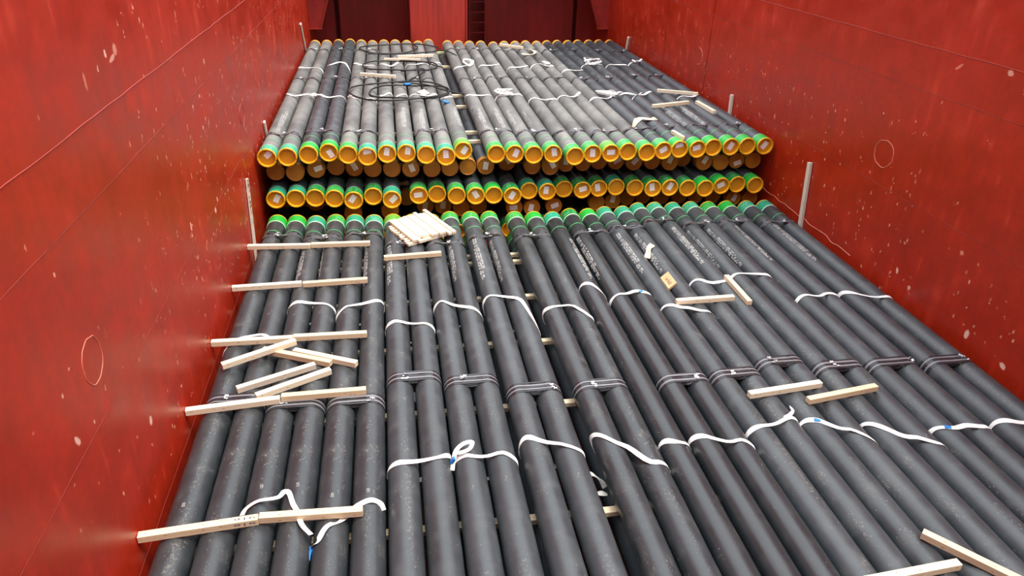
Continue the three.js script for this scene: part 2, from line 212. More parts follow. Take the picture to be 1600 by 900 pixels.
// green collars: painted, with chalk edge lines and faint handwriting
function collarMaterial(hex, marks, seedValue) {
  seed = seedValue;
  return new THREE.MeshPhysicalMaterial({ roughness: 0.42, map: canvas(512, 96, (g, w, h) => {
    g.fillStyle = hex; g.fillRect(0, 0, w, h);
    for (let i = 0; i < 160; i++) { g.fillStyle = 'rgba(' + (rnd() < 0.5 ? '10,40,30,' : '190,230,200,') + rr(0.03, 0.14) + ')'; g.fillRect(rr(0, w), rr(0, h), rr(3, 40), rr(2, 8)); }
    if (marks) for (let q = 0; q < 4; q++) for (let row = 0; row < 2; row++) for (let i = 0; i < 9; i++) {
      if (rnd() < 0.25) continue;
      g.strokeStyle = 'rgba(225,245,225,' + rr(0.35, 0.9) + ')'; g.lineWidth = 2.4; g.beginPath();
      const x = q * 128 + 10 + i * 11, y = 22 + row * 28; g.moveTo(x, y + rr(0, 6)); g.lineTo(x + rr(3, 8), y + rr(8, 18)); g.lineTo(x + rr(0, 8), y + rr(10, 22)); g.stroke();
    }
    g.fillStyle = 'rgba(222,240,220,0.9)'; g.fillRect(0, 0, w, 6);
  }) });
}
const collar = {
  bright: collarMaterial('#22a83c', 0, 301), leaf: collarMaterial('#2f9d44', 1, 302), teal: collarMaterial('#2f9a76', 0, 303),
  tealmark: collarMaterial('#3a9f78', 1, 304), sea: collarMaterial('#1f9a7a', 1, 305), olive: collarMaterial('#63a63c', 0, 306), dark: collarMaterial('#17823a', 1, 307),
};
const stripeGreen = new THREE.MeshStandardMaterial({ color: 0x3fae62, roughness: 0.5 });
const capYellow = new THREE.MeshPhysicalMaterial({ color: 0xecae1a, roughness: 0.45 });
const capPale = new THREE.MeshPhysicalMaterial({ color: 0xe9a234, roughness: 0.55 });
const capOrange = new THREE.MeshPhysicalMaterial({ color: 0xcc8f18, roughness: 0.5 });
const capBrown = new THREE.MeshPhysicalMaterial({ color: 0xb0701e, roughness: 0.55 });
const labelPaper = new THREE.MeshStandardMaterial({ roughness: 0.55, map: canvas(96, 160, (g, w, h) => {
  g.fillStyle = '#efedf2'; g.fillRect(0, 0, w, h); seed = 66;
  for (let i = 0; i < 6; i++) { g.fillStyle = 'rgba(90,90,110,' + rr(0.15, 0.4) + ')'; g.fillRect(14, 34 + i * 19, rr(30, 66), 6); }
  g.fillStyle = '#6b6258'; g.beginPath(); g.arc(72, 18, 8, 0, 7); g.fill();
}) });
// white stencilled marking: two short stacked groups, a ringed mark, then three lines of worn characters
function stencilAlpha(seedValue) {
  seed = seedValue;
  return canvas(1024, 160, (g, w, h) => {
    g.fillStyle = '#000'; g.fillRect(0, 0, w, h); g.strokeStyle = '#fff'; g.fillStyle = '#fff'; g.lineCap = 'square';
    const glyph = (x, y, s) => { g.lineWidth = s * 0.2; g.beginPath(); const n = 2 + Math.floor(rnd() * 3); for (let i = 0; i < n; i++) { const gx = () => x + Math.floor(rnd() * 3) * s * 0.32, gy = () => y + Math.floor(rnd() * 3) * s * 0.5; g.moveTo(gx(), gy()); g.lineTo(gx(), gy()); g.lineTo(gx(), gy()); } g.stroke(); };
    for (let r = 0; r < 2; r++) for (const [x, n] of [[8, 3], [92, 2]]) for (let i = 0; i < n; i++) glyph(x + i * 25, 40 + r * 46, 28);
    g.lineWidth = 6; g.beginPath(); g.ellipse(190, 80, 30, 36, 0, 0, 7); g.stroke(); g.lineWidth = 8; g.beginPath(); g.moveTo(176, 96); g.lineTo(190, 60); g.lineTo(204, 96); g.stroke();
    for (let r = 0; r < 3; r++) { const end = [940, 880, 700][r]; for (let x = 234; x < end; x += 23) if (rnd() > (x > 720 ? 0.3 : 0.1)) glyph(x, 20 + r * 42, 27); }
    g.fillStyle = '#000'; for (let i = 0; i < 260; i++) { g.globalAlpha = rr(0.2, 0.8); g.fillRect(rr(0, w), rr(0, h), rr(2, 14), rr(1, 4)); }
  }, false);
}
const stencilPaint = [501, 502, 503].map((s) => new THREE.MeshStandardMaterial({ color: 0xb4b5b2, roughness: 0.7, opacity: 0.85, alphaMap: stencilAlpha(s), transparent: true, depthWrite: false }));
function chalkDigit(ch) { return new THREE.MeshStandardMaterial({ color: 0xb4b4ac, roughness: 0.8, opacity: 0.6, transparent: true, depthWrite: false, alphaMap: canvas(64, 96, (g, w, h) => { g.fillStyle = '#000'; g.fillRect(0, 0, w, h); g.fillStyle = '#ddd'; g.font = 'bold 78px sans-serif'; g.textAlign = 'center'; g.fillText(ch, w / 2, 76); g.fillStyle = '#000'; seed = 8; for (let i = 0; i < 30; i++) g.fillRect(rr(0, w), rr(0, h), rr(2, 8), 2); }, false) }); }

// softwood
function woodMaterial(seedValue, tone, ink) {
  seed = seedValue;
  const lines = Array.from({ length: 46 }, () => [rr(0, 128), rr(0.03, 0.2), rr(0, 6), rr(1, 3)]);
  return new THREE.MeshStandardMaterial({ roughness: 0.78, map: canvas(512, 128, (g, w, h) => {
    g.fillStyle = tone; g.fillRect(0, 0, w, h);
    for (const [y, a, p, lw] of lines) { g.strokeStyle = 'rgba(140,96,50,' + a + ')'; g.lineWidth = lw; g.beginPath(); for (let x = 0; x <= w; x += 32) g.lineTo(x, y + 4 * Math.sin(x / 90 + p)); g.stroke(); }
    for (let i = 0; i < 3; i++) { const x = rr(30, w - 30), y = rr(20, h - 20); g.fillStyle = 'rgba(110,66,30,0.6)'; g.beginPath(); g.ellipse(x, y, rr(6, 11), rr(5, 9), 0, 0, 7); g.fill(); }
    for (let i = 0; i < 8; i++) { g.fillStyle = 'rgba(70,60,50,' + rr(0.04, 0.18) + ')'; g.fillRect(rr(0, w), rr(0, h), rr(5, 50), rr(2, 12)); }
    if (ink) { g.fillStyle = 'rgba(30,44,90,0.75)'; g.font = 'bold 60px sans-serif'; g.fillText(ink, 404, 84); }
  }) });
}
const wood = [woodMaterial(601, '#ecdfc2'), woodMaterial(602, '#e6d3b2'), woodMaterial(603, '#efe5cc'), woodMaterial(604, '#dfcaa8')];
const woodStamped = woodMaterial(605, '#e8d8b6', '9|6');
const woodGrey = woodMaterial(606, '#d3cabb');
const woodPale = woodMaterial(607, '#eee2c8');
const webbing = new THREE.MeshStandardMaterial({ color: 0xf4f2ef, roughness: 0.8, map: canvas(64, 64, (g) => { g.fillStyle = '#ffffff'; g.fillRect(0, 0, 64, 64); for (let i = 0; i < 64; i += 4) { g.fillStyle = 'rgba(120,110,110,0.14)'; g.fillRect(0, i, 64, 1.5); } g.fillStyle = 'rgba(170,60,50,0.25)'; g.fillRect(0, 30, 64, 2); }) });
const webbingGrey = new THREE.MeshStandardMaterial({ color: 0xb9b7b2, roughness: 0.85 });
const blueTag = new THREE.MeshStandardMaterial({ color: 0x1f78c8, roughness: 0.5 });
const tanWeb = new THREE.MeshStandardMaterial({ color: 0xdcc8a8, roughness: 0.85 });
const film = new THREE.MeshPhysicalMaterial({ color: 0x2a2a2d, roughness: 0.2, specularIntensity: 1 });
const filmGrey = new THREE.MeshPhysicalMaterial({ color: 0x77777c, roughness: 0.25 });
const filmKnot = new THREE.MeshPhysicalMaterial({ color: 0xd6d6d8, roughness: 0.3 });
const blackCord = new THREE.MeshStandardMaterial({ color: 0x121213, roughness: 0.5 });
const floorPaint = simplePaint(43, 120, 34, 28);

// ---------------------------------------------------------------- structure: hold floor, side walls of welded strakes, end bulkhead
function box(sx, sy, sz, x, y, z) { const g = new THREE.BoxGeometry(sx, sy, sz); g.translate(x, y, z); return g; }
const floor = structure('floor');
part('floor_plate', box(10.9, 0.2, 31, 2.61, -0.017, -13.5), floorPaint, floor);

function wallUV(g, side) {                                  // uv in the metres of the wall, shared by all plates
  const p = g.attributes.position, uv = g.attributes.uv;
  for (let i = 0; i < p.count; i++) uv.setXY(i, (WALL_Z0 - p.getZ(i)) / (WALL_Z0 - WALL_Z1), p.getY(i) / WALL_H);
  return g;
}
function plate(x0, x1, y0, y1, z0, z1) {
  const g = new RoundedBoxGeometry(x1 - x0, y1 - y0, Math.abs(z1 - z0), 1, 0.003); g.translate((x0 + x1) / 2, (y0 + y1) / 2, (z0 + z1) / 2); return wallUV(g);
}
const STRAKES = [0, 0.56, 2.24, 3.85, 4.455, 6.2];
function tubeAlong(points, r, closed = false, seg = 60, sides = 6) { return new THREE.TubeGeometry(new THREE.CatmullRomCurve3(points, closed), seg, r, sides, closed); }
function sideWall(name, x, dir, paint, seams) {              // dir: +1 when the room lies towards +x
  const g = structure(name);
  const a = x - dir * 0.02, b = x - dir * 0.2;
  part('backing', wallUV(box(Math.abs(a - b), 6.2, 30, (a + b) / 2, 3.1, -14)), seamDark, g);
  const zs = [WALL_Z0, ...seams, WALL_Z1];
  for (let s = 0; s < 5; s++) for (let i = 0; i + 1 < zs.length; i++) {
    const lo = Math.min(x, a), hi = Math.max(x, a);
    part('plate', plate(lo, hi, STRAKES[s] + 0.0015, STRAKES[s + 1] - 0.0015, zs[i] - 0.014, zs[i + 1] + 0.014), paint, g);
  }
  for (let s = 1; s < 5; s++) {                              // weld beads along the strakes
    const pts = []; for (let z = 0.9; z > -28.9; z -= 0.35) pts.push(V(x + dir * 0.001, STRAKES[s] + rr(-0.006, 0.006), z));
    part('weld_bead', new THREE.TubeGeometry(new THREE.CatmullRomCurve3(pts), 170, s === 4 ? 0.0055 : 0.003, 5), s === 4 ? weldPaint : weldFlat, g);
  }
  return g;
}
seed = 5;
const wallLeft = sideWall('wall_left', RED_LEFT, 1, leftPaint, [-23.57]);
const wallRight = sideWall('wall_right', RED_RIGHT, -1, rightPaint, [-17.55, -20.59, -23.57]);
function weldRing(wall, x, y, z, ry, rz, r, mat = weldPaint, from = 0, to = 6.283) {
  const pts = []; for (let i = 0; i < 20; i++) { const t = from + (to - from) * i / (to - from > 6 ? 20 : 19); pts.push(V(x, y + Math.sin(t) * ry + rr(-0.008, 0.008), z + Math.cos(t) * rz + rr(-0.008, 0.008))); }
  part('weld_ring', tubeAlong(pts, r, to - from > 6, 60, 5), mat, wall);
}
weldRing(wallLeft, RED_LEFT, 2.76, -5.5, 0.2, 0.2, 0.006, weldWorn);
weldRing(wallLeft, RED_LEFT, 2.82, -13.05, 0.17, 0.2, 0.008);
weldRing(wallRight, RED_RIGHT, 2.735, -10.25, 0.21, 0.24, 0.008, weldWorn);
weldRing(wallRight, RED_RIGHT, 2.8, -18.1, 0.2, 0.24, 0.01, weldWorn, -1.7, 1.7);
{ // worn weld running down the lower right wall
  const pts = []; for (let z = -10.4; z > -14; z -= 0.2) pts.push(V(RED_RIGHT - 0.002, 0.86 + rr(-0.03, 0.03), z)); part('worn_weld', tubeAlong(pts, 0.009, false, 80, 5), weldWorn, wallRight);
}
const wallFront = structure('wall_front');
part('front_plate', box(10.7, 6.0, 0.2, 2.61, 3.0, 1.05), bulkheadPaint, wallFront);

const coaming = structure('hatch_coaming');               // hatch side coamings above the hold, and folded hatch covers behind the camera
part('side_plate', box(0.2, 1.3, 30, RED_LEFT - 0.1, 6.85, -14), bulkheadPaint, coaming);
part('side_plate', box(0.2, 1.3, 30, RED_RIGHT + 0.1, 6.85, -14), bulkheadPaint, coaming);
for (let i = 0; i < 3; i++) part('folded_cover', new RoundedBoxGeometry(10.8, 5.4, 0.55, 2, 0.03).translate(2.61, 8.75, 1.35 + i * 0.7), bulkheadPaint, coaming);

const wallBack = structure('wall_back');
const BZ = -28.4;
for (const [a, b] of [[-2.55, -1.83], [-1.67, 0.9], [2.5, 3.02], [3.62, 6.95], [7.1, 7.77]]) part('bulkhead_panel', box(b - a, 6.2, 0.12, (a + b) / 2, 3.1, BZ - 0.06), bulkheadPaint, wallBack);
part('slot_back', box(10.6, 6.2, 0.1, 2.61, 3.1, BZ - 0.75), bulkheadPaint, wallBack);
part('upper_deck', box(10.6, 0.2, 3.2, 2.61, 4.55, BZ + 0.95), bulkheadPaint, wallBack);
part('upper_deck_roof', box(10.6, 0.12, 2.4, 2.61, 6.14, BZ + 0.3), bulkheadPaint, wallBack);
const columnBox = structure('column');
{ const g = new RoundedBoxGeometry(1.87, 6.2, 2.8, 2, 0.03); g.translate(1.71, 3.1, -25.98 - 1.4); part('column_casing', g, simplePaint(44, 164, 45, 34), columnBox);
  part('column_flange', box(0.05, 6.2, 0.06, 2.67, 3.1, -25.97), bulkheadPaint, columnBox); }
for (const side of [-1, 1]) {                                 // knee brackets in the two upper corners
  const g = structure(side < 0 ? 'bracket_left' : 'bracket_right');
  const xw = side < 0 ? RED_LEFT : RED_RIGHT, s = -side;
  const sh = new THREE.Shape([[0, 2.22], [0.36, 2.22], [1.12, 4.45], [0, 4.45]].map(([a, b]) => new THREE.Vector2(xw + s * a, b)));
  const ge = new THREE.ExtrudeGeometry(sh, { depth: 0.03, bevelEnabled: false }); ge.translate(0, 0, -26.45); part('web_plate', ge, bulkheadPaint, g);
  const dx = 0.76, dy = 2.23, L = Math.hypot(dx, dy), f = new RoundedBoxGeometry(0.03, L, 0.2, 1, 0.006);
  f.rotateZ(-s * Math.atan2(dx, dy)); f.translate(xw + s * (0.36 + dx / 2), 2.22 + dy / 2, -26.43); part('flange', f, weldPaint, g);
  part('foot_plate', box(0.4, 0.025, 0.2, xw + s * 0.2, 2.21, -26.43), weldPaint, g);
}
{ const l = thing('ladder', 'dark red steel ladder in the recess right of the bulkhead column', 'ladder', [3.32, 0, -28.33]);
  for (const s of [-1, 1]) part('rail', box(0.06, 6.0, 0.05, s * 0.29, 3.0, 0), bulkheadPaint, l);
  for (let y = 0.35; y < 5.9; y += 0.36) part('rung', box(0.54, 0.035, 0.05, 0, y, 0.01), bulkheadPaint, l); }

// ---------------------------------------------------------------- pipes
function axialCylinder(r, z0, z1, seg = 40, open = true) { const g = new THREE.CylinderGeometry(r, r, Math.abs(z1 - z0), seg, 1, open); g.rotateX(Math.PI / 2); g.translate(0, R, (z0 + z1) / 2); return g; }
function lathe(profile, seg = 40) { const g = new THREE.LatheGeometry(profile.map(([r, z]) => new THREE.Vector2(r, z)), seg); g.rotateX(Math.PI / 2); g.translate(0, R, 0); return g; }
const bodyGeo = lathe([[R - 0.012, -LENGTH + 0.12], [R, -LENGTH + 0.12], [R, -0.28], [R, -0.05]], 48);
{ const p = bodyGeo.attributes.position, uv = bodyGeo.attributes.uv; for (let i = 0; i < p.count; i++) { let a = Math.atan2(p.getX(i), p.getY(i) - R) / 6.28319; uv.setXY(i, uv.getX(i), -p.getZ(i) / LENGTH); } }
const collarGeo = lathe([[R, -0.305], [RC - 0.004, -0.305], [RC, -0.300], [RC, -0.032], [RC - 0.004, -0.028]], 48);
{ const p = collarGeo.attributes.position, uv = collarGeo.attributes.uv; for (let i = 0; i < p.count; i++) uv.setXY(i, uv.getX(i), (-p.getZ(i) - 0.028) / 0.277); }
collarGeo.attributes.uv.needsUpdate = true;
const stripeGeo = lathe([[R, -0.735], [R + 0.0012, -0.734], [R + 0.0012, -0.718], [R, -0.717]], 48);
const boxCapRim = lathe([[RC - 0.003, -0.035], [RC + 0.0005, -0.030], [RC + 0.0005, -0.006], [RC - 0.006, 0], [0.156, 0], [0.150, -0.006], [0.147, -0.055]], 48);
const boxCapDisc = lathe([[0.148, -0.054], [0.13, -0.055], [0.12, -0.050], [0.03, -0.048], [0.0, -0.048]], 40);
const pinRim = lathe([[0.15, -LENGTH + 0.012], [0.158, -LENGTH], [0.166, -LENGTH], [0.171, -LENGTH + 0.006], [0.171, -LENGTH + 0.15], [R - 0.003, -LENGTH + 0.155]], 44);
const pinDisc = lathe([[0.0, -LENGTH + 0.004], [0.012, -LENGTH + 0.010], [0.14, -LENGTH + 0.012], [0.152, -LENGTH + 0.014]], 40);
const notchGeo = mergeGeometries([0.3, 1.35, 2.4, 3.45, 4.5, 5.55].map((a) => { const g = new THREE.BoxGeometry(0.012, 0.02, 0.006); g.translate(0, 0.166, 0.0005); g.rotateZ(a); g.translate(0, R, 0); return g; }));
const notchMat = new THREE.MeshStandardMaterial({ color: 0x8a5206, roughness: 0.7 });
const bandGeo = new THREE.BoxGeometry(0.1, 0.16, 0.002);
const stencilGeoCache = {};
function stencilGeo(deg, z0, z1, half = 30) {
  const key = [deg, z0, z1, half].join(); if (stencilGeoCache[key]) return stencilGeoCache[key];
  const n = 10, pos = [], uv = [], idx = [];
  for (let i = 0; i <= n; i++) for (let j = 0; j < 2; j++) { const a = (deg - half + 2 * half * i / n) * Math.PI / 180; pos.push(Math.sin(a) * (R + 0.0016), R + Math.cos(a) * (R + 0.0016), j ? z1 : z0); uv.push(j, i / n); }
  for (let i = 0; i < n; i++) { const a = i * 2; idx.push(a, a + 1, a + 2, a + 1, a + 3, a + 2); }
  const g = new THREE.BufferGeometry(); g.setAttribute('position', new THREE.Float32BufferAttribute(pos, 3)); g.setAttribute('uv', new THREE.Float32BufferAttribute(uv, 2)); g.setIndex(idx); g.computeVertexNormals();
  return stencilGeoCache[key] = g;
}
const bodyTurns = Array.from({ length: 7 }, (_, i) => { const g = bodyGeo.clone(), uv = g.attributes.uv, t = i * 0.143; for (let k = 0; k < uv.count; k++) uv.setXY(k, uv.getX(k) + t, uv.getY(k) + t * 0.7); return g; });
const collarTurns = [0, 0.13, 0.31].map((t) => { const g = collarGeo.clone(), uv = g.attributes.uv; for (let k = 0; k < uv.count; k++) uv.setX(k, uv.getX(k) + t); return g; });
for (const m of Object.values(collar)) { m.map.wrapS = THREE.RepeatWrapping; }

// o: label, coat, collar, capMat, tag [deg, dx, dy], stencil deg, pinTag
function pipe(x, axisY, z, turned, o, group) {
  const t = thing('steel_pipe', o.label, 'pipe', [x, axisY - R, z], group);
  if (turned) t.rotation.y = Math.PI;
  part('pipe_body', bodyTurns[Math.floor(rnd() * 7)], pipeCoat[o.coat], t);
  part('collar', collarTurns[Math.floor(rnd() * 3)], collar[o.collar], t);
  part('paint_ring', stripeGeo, stripeGreen, t);
  const bc = part('box_end_cap', boxCapRim, o.capMat ?? capYellow, t); part('cap_disc', boxCapDisc, o.discMat ?? capOrange, bc); part('notch', notchGeo, notchMat, bc);
  const pc = part('pin_end_cap', pinRim, o.pinMat ?? capPale, t); part('cap_disc', pinDisc, capBrown, pc);
  if (o.tag) { const m = part('paper_tag', bandGeo, labelPaper, bc); m.position.set(o.tag[1], R + o.tag[2], -0.046); m.rotation.z = -o.tag[0] * Math.PI / 180; }
  if (o.pinTag) { const m = part('paper_tag', bandGeo, labelPaper, pc); m.position.set(-o.pinTag[1], R + o.pinTag[2], -LENGTH + 0.006); m.rotation.z = o.pinTag[0] * Math.PI / 180; }
  if (o.stencil !== undefined) part('stencil', stencilGeo(turned ? -o.stencil : o.stencil, o.from ?? -1.25, (o.from ?? -1.25) - 1.75, 24), stencilPaint[Math.floor(rnd() * 3)], t);
  return t;
}
const toneWord = { dirty: 'scuffed brown-black', dusty: 'dusty grey', plain: 'dull black', fresh: 'clean glossy black' };
const greenWord = { bright: 'bright green', leaf: 'scribbled green', teal: 'teal green', tealmark: 'marked teal', sea: 'sea green', olive: 'yellowish green', dark: 'dark green' };
seed = 1001;
// front stack, top row: collars point away from the camera
const nearCollar = ['bright', 'bright', 'teal', 'leaf', 'teal', 'tealmark', 'olive', 'leaf', 'leaf', 'leaf', 'leaf', 'leaf', 'leaf', 'bright', 'sea', 'dark', 'bright', 'teal', 'teal', 'teal', 'tealmark', 'teal', 'tealmark', 'leaf', 'bright', 'tealmark', 'teal'];
const nearStencil = { 2: -38, 3: -62, 5: -48, 6: -30, 7: -72, 9: -45, 10: -22, 11: -55, 14: 28, 15: -52, 17: -34, 18: -50, 20: -22, 21: -64, 22: -54, 23: 14, 25: 0 };
const digitGeo = (() => { const g = stencilGeo(0, -0.05, 0.05, 10).clone(), uv = g.attributes.uv; for (let k = 0; k < uv.count; k++) { const a = uv.getX(k), b = uv.getY(k); uv.setXY(k, 1 - b, a); } return g; })();
nearX.forEach((x, i) => {
  const coat = i < 6 ? 'dirty' : i < 12 ? 'plain' : i < 14 ? 'dirty' : i < 17 ? 'fresh' : 'plain';
  const t = pipe(x, NEAR_Y, nearZ[i], true, { coat, collar: nearCollar[i], stencil: nearStencil[i], label: `${toneWord[coat]} pipe, ${greenWord[nearCollar[i]]} collar, ${place(i)} in front stack's top row` }, 'pipes in the top row of the front stack');
  const dg = { 0: '8', 2: '9', 3: '5', 4: '8', 5: '9' }[i];
  if (dg) { const m = part('chalk_number', digitGeo, digitMat(dg), t); m.position.z = -(nearZ[i] + [5.79, 5.95, 5.95, 5.93, 5.73, 5.75][i]) * -1; }
});
function digitMat(d) { digitMat.c ??= {}; return digitMat.c[d] ??= chalkDigit(d); }
// front stack, second row: seen through the slits and gaps of the top row
nearX.forEach((x, i) => { pipe(x + (i === 11 ? 0.14 : i === 12 ? 0.02 : 0), NEAR_Y - PITCH, -13.0 + 0.1 * Math.sin(i * 5), true, { coat: 'plain', collar: 'dark', label: `dark pipe under the timber bearers, ${place(i)} in front stack's second row` }, 'pipes in the second row of the front stack'); });
// rear stack, top row
const farCollar = ['tealmark', 'tealmark', 'bright', 'bright', 'leaf', 'sea', 'tealmark', 'tealmark', 'tealmark', 'teal', 'olive', 'leaf', 'leaf', 'leaf', 'leaf', 'leaf', 'leaf', 'olive', 'leaf', 'leaf', 'leaf', 'bright', 'bright', 'bright', 'bright', 'bright', 'bright'];
const farTag = { 0: [50, 0.03, 0.06], 3: [-30, 0.03, -0.03], 5: [80, 0, 0.09], 6: [12, 0, 0.04], 7: [8, 0.03, 0.045], 9: [-3, 0, 0.04], 10: [35, 0.03, 0], 12: [22, 0.03, 0.01], 14: [-10, 0.03, 0.03], 16: [0, 0.01, 0.01], 17: [88, 0.01, 0.01], 20: [60, 0.01, 0.01], 21: [80, 0, 0.08], 22: [75, -0.01, 0.02], 24: [28, 0.01, 0.01], 26: [35, 0, 0.01] };
const farStencil = { 0: 22, 7: 0, 8: 8, 10: 25, 11: -12, 12: -6, 13: -42, 14: -55, 19: 40, 23: -48, 24: -35 };
farX.forEach((x, i) => {
  const coat = i < 2 ? 'dusty' : i < 4 ? 'plain' : i < 20 ? 'dusty' : 'plain';
  pipe(x, FAR_Y, farZ[i], false, { coat, collar: farCollar[i], tag: farTag[i], stencil: farStencil[i], label: `${toneWord[coat]} pipe, ${farTag[i] ? 'tagged' : 'untagged'} yellow cap, ${place(i)} in rear stack's top row` }, 'pipes in the top row of the rear stack');
});
// lower rows of the rear stack: pin ends, collars, pin ends, collars
const pinTags = { 2: [70, 0.04, 0.02], 4: [-25, 0, 0.03], 7: [-20, 0.02, 0.02], 11: [10, 0, 0.01], 12: [-30, 0.03, 0.05], 14: [-30, 0.04, 0.05], 15: [5, 0, 0.06], 18: [60, 0.02, 0.02], 19: [40, 0.02, 0.03], 21: [20, 0, 0.06], 23: [30, 0.02, 0.05], 25: [70, 0.03, -0.05] };
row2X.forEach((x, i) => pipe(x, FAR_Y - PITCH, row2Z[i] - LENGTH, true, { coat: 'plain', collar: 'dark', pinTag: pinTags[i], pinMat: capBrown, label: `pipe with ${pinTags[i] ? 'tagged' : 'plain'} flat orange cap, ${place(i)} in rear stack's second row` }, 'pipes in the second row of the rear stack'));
const row3Collar = ['teal', 'teal', 'dark', 'leaf', 'dark', 'dark', 'teal', 'leaf', 'dark', 'leaf', 'leaf', 'bright', 'dark', 'teal', 'sea', 'dark', 'dark', 'dark', 'sea', 'dark', 'dark', 'dark', 'dark', 'bright', 'bright', 'dark', 'bright'];
const row3Tag = { 0: [30, 0.02, 0.01], 4: [35, -0.02, 0.02], 6: [45, 0.03, 0], 7: [85, -0.01, 0], 10: [-30, 0, 0.02], 12: [30, 0, 0], 14: [5, -0.02, 0.02], 16: [75, 0.02, 0.01], 17: [-12, -0.02, 0.01], 20: [-12, -0.01, 0.02], 21: [25, 0.02, 0.02], 24: [65, 0, 0.01] };
row3X.forEach((x, i) => pipe(x, FAR_Y - 2 * PITCH, row3Z[i], false, { coat: 'plain', collar: row3Collar[i], tag: row3Tag[i], label: `pipe with ${greenWord[row3Collar[i]]} collar, ${row3Tag[i] ? 'tagged' : 'untagged'}, ${place(i)} in rear stack's third row` }, 'pipes in the third row of the rear stack'));
const row4Tag = { 8: [10, 0, 0.02], 9: [5, 0, 0.02], 13: [85, -0.02, 0], 14: [10, -0.02, 0], 15: [70, 0.02, 0.01], 18: [10, 0, 0.04], 25: [20, 0.02, 0.02] };
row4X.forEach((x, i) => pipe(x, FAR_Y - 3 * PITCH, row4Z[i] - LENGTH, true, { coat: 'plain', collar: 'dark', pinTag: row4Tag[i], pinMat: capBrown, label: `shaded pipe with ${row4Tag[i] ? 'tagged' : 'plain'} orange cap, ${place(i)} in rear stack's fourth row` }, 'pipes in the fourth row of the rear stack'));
row3X.forEach((x, i) => pipe(x, FAR_Y - 4 * PITCH, -13.45, false, { coat: 'plain', collar: 'dark', label: `shaded pipe with yellow cap, ${place(i)} in rear stack's bottom row` }, 'pipes in the bottom row of the rear stack'));

// ---------------------------------------------------------------- timber
const timberGeo = {};
function timberBox(l, w, h) { const k = [l.toFixed(2), w, h].join(); return timberGeo[k] ??= new RoundedBoxGeometry(l, h, w, 1, 0.004); }
function timber(name, label, category, b, h, w, mat, group, lift = 0) {          // b: x0, z0, x1, z1, y of underside
  const dx = b[2] - b[0], dz = b[3] - b[1], l = Math.hypot(dx, dz, lift);
  const m = new THREE.Mesh(timberBox(l, w, h), mat); m.name = numbered(name); m.castShadow = m.receiveShadow = true;
  m.position.set((b[0] + b[2]) / 2, b[4] + h / 2 + Math.abs(lift) / 2, (b[1] + b[3]) / 2);
  m.rotation.order = 'YZX'; m.rotation.y = Math.atan2(-dz, dx); m.rotation.z = Math.asin(lift / l);
  tag(m, label, category, group); scene.add(m); return m;
}
const BH = 0.075, BW = 0.08;
const looseText = {
  wall_a: 'pale timber batten, left half of the farthest batten line touching the left wall', wall_a2: 'pale timber batten, right half of the farthest batten line from the left wall',
  wall_b: 'timber batten, left half of the second-farthest batten line touching the left wall', wall_b2: 'timber batten, right half of the second-farthest batten line from left wall',
  wall_c: 'timber batten, left half of the line behind the jumbled battens, touching left wall', wall_c2: 'timber batten, right half of the line behind the jumbled battens',
  wall_d: 'timber batten, left half of the line before the jumbled battens, touching left wall', wall_d2: 'timber batten, right half of the line before the jumbled battens',
  wall_e: 'blue-stamped timber batten, left half of the nearest line, touching the left wall', wall_e2: 'timber batten, right half of the nearest line, lying over loose white slings',
  c1: 'timber batten on top of the jumble, its left end nearest the left wall', c2: 'timber batten, nearer of two side by side in the jumble, pointing right', c3: 'timber batten, farther of two side by side in the jumble, pointing right',
  c4: 'grey-white timber batten alone in the middle of the jumbled battens', c5: 'split-grained timber batten, nearest of the jumbled battens',
  d1: 'single timber batten across pipes just before the pile of white sticks', e1: 'timber batten across pipes on the right, beside the small brown card',
  e2: 'timber batten lying lengthwise along a pipe groove on the right', e3: 'left of the two parallel timber battens right of centre', e4: 'right of the two parallel timber battens right of centre',
  e5: 'timber batten in the bottom right corner, its end under another batten', e6: 'timber batten slanting out of the bottom right corner of the view',
  f1: 'timber batten on rear stack between the two farther black cord hoops and nearest hoop', f2: 'nearer left of two overlapping timber battens inside the farthest cord hoop', f3: 'farther right of two overlapping timber battens inside the farthest cord hoop',
  f4: 'short timber batten at the far edge of the rear stack beside the curled veneer', f5: 'farther of two crosswise timber battens near the right wall on rear stack', f6: 'nearer of two crosswise timber battens near the right wall on rear stack',
  f7: 'timber batten lying lengthwise near the right wall on rear stack', f8: 'short timber scrap wedged between yellow-capped pipes by the tan strap',
};
boards.wall_a[0] = boards.wall_b[0] = boards.wall_c[0] = boards.wall_d[0] = boards.wall_e[0] = -2.545;
{ const extend = (b, k) => { const l = Math.hypot(b[2] - b[0], b[3] - b[1]), s = k / l; return s; };
  let s = extend(boards.e5, 1.0); boards.e5[0] = boards.e5[2] - (boards.e5[2] - boards.e5[0]) * s; boards.e5[1] = boards.e5[3] - (boards.e5[3] - boards.e5[1]) * s;
  s = extend(boards.e6, 1.0); boards.e6[2] = boards.e6[0] + (boards.e6[2] - boards.e6[0]) * s; boards.e6[3] = boards.e6[1] + (boards.e6[3] - boards.e6[1]) * s; }
{ const b = boards.c2, l = Math.hypot(b[2] - b[0], b[3] - b[1]); b[0] = b[2] - (b[2] - b[0]) / l; b[1] = b[3] - (b[3] - b[1]) / l; }
let wi = 0;
for (const [k, b] of Object.entries(boards)) {
  const far = k[0] === 'f', mat = k === 'wall_e' ? woodStamped : k === 'c4' ? woodGrey : far ? wood[[2, 0][wi % 2]] : wood[wi % 4]; wi++;
  timber('timber_batten', looseText[k], 'timber', b, BH, k === 'f8' ? 0.07 : BW, mat, far ? 'loose battens on the rear stack' : k.startsWith('wall') ? 'batten lines along the left wall' : 'loose battens on the front stack', k === 'c1' ? 0.035 : k === 'e6' ? -0.02 : 0);
}
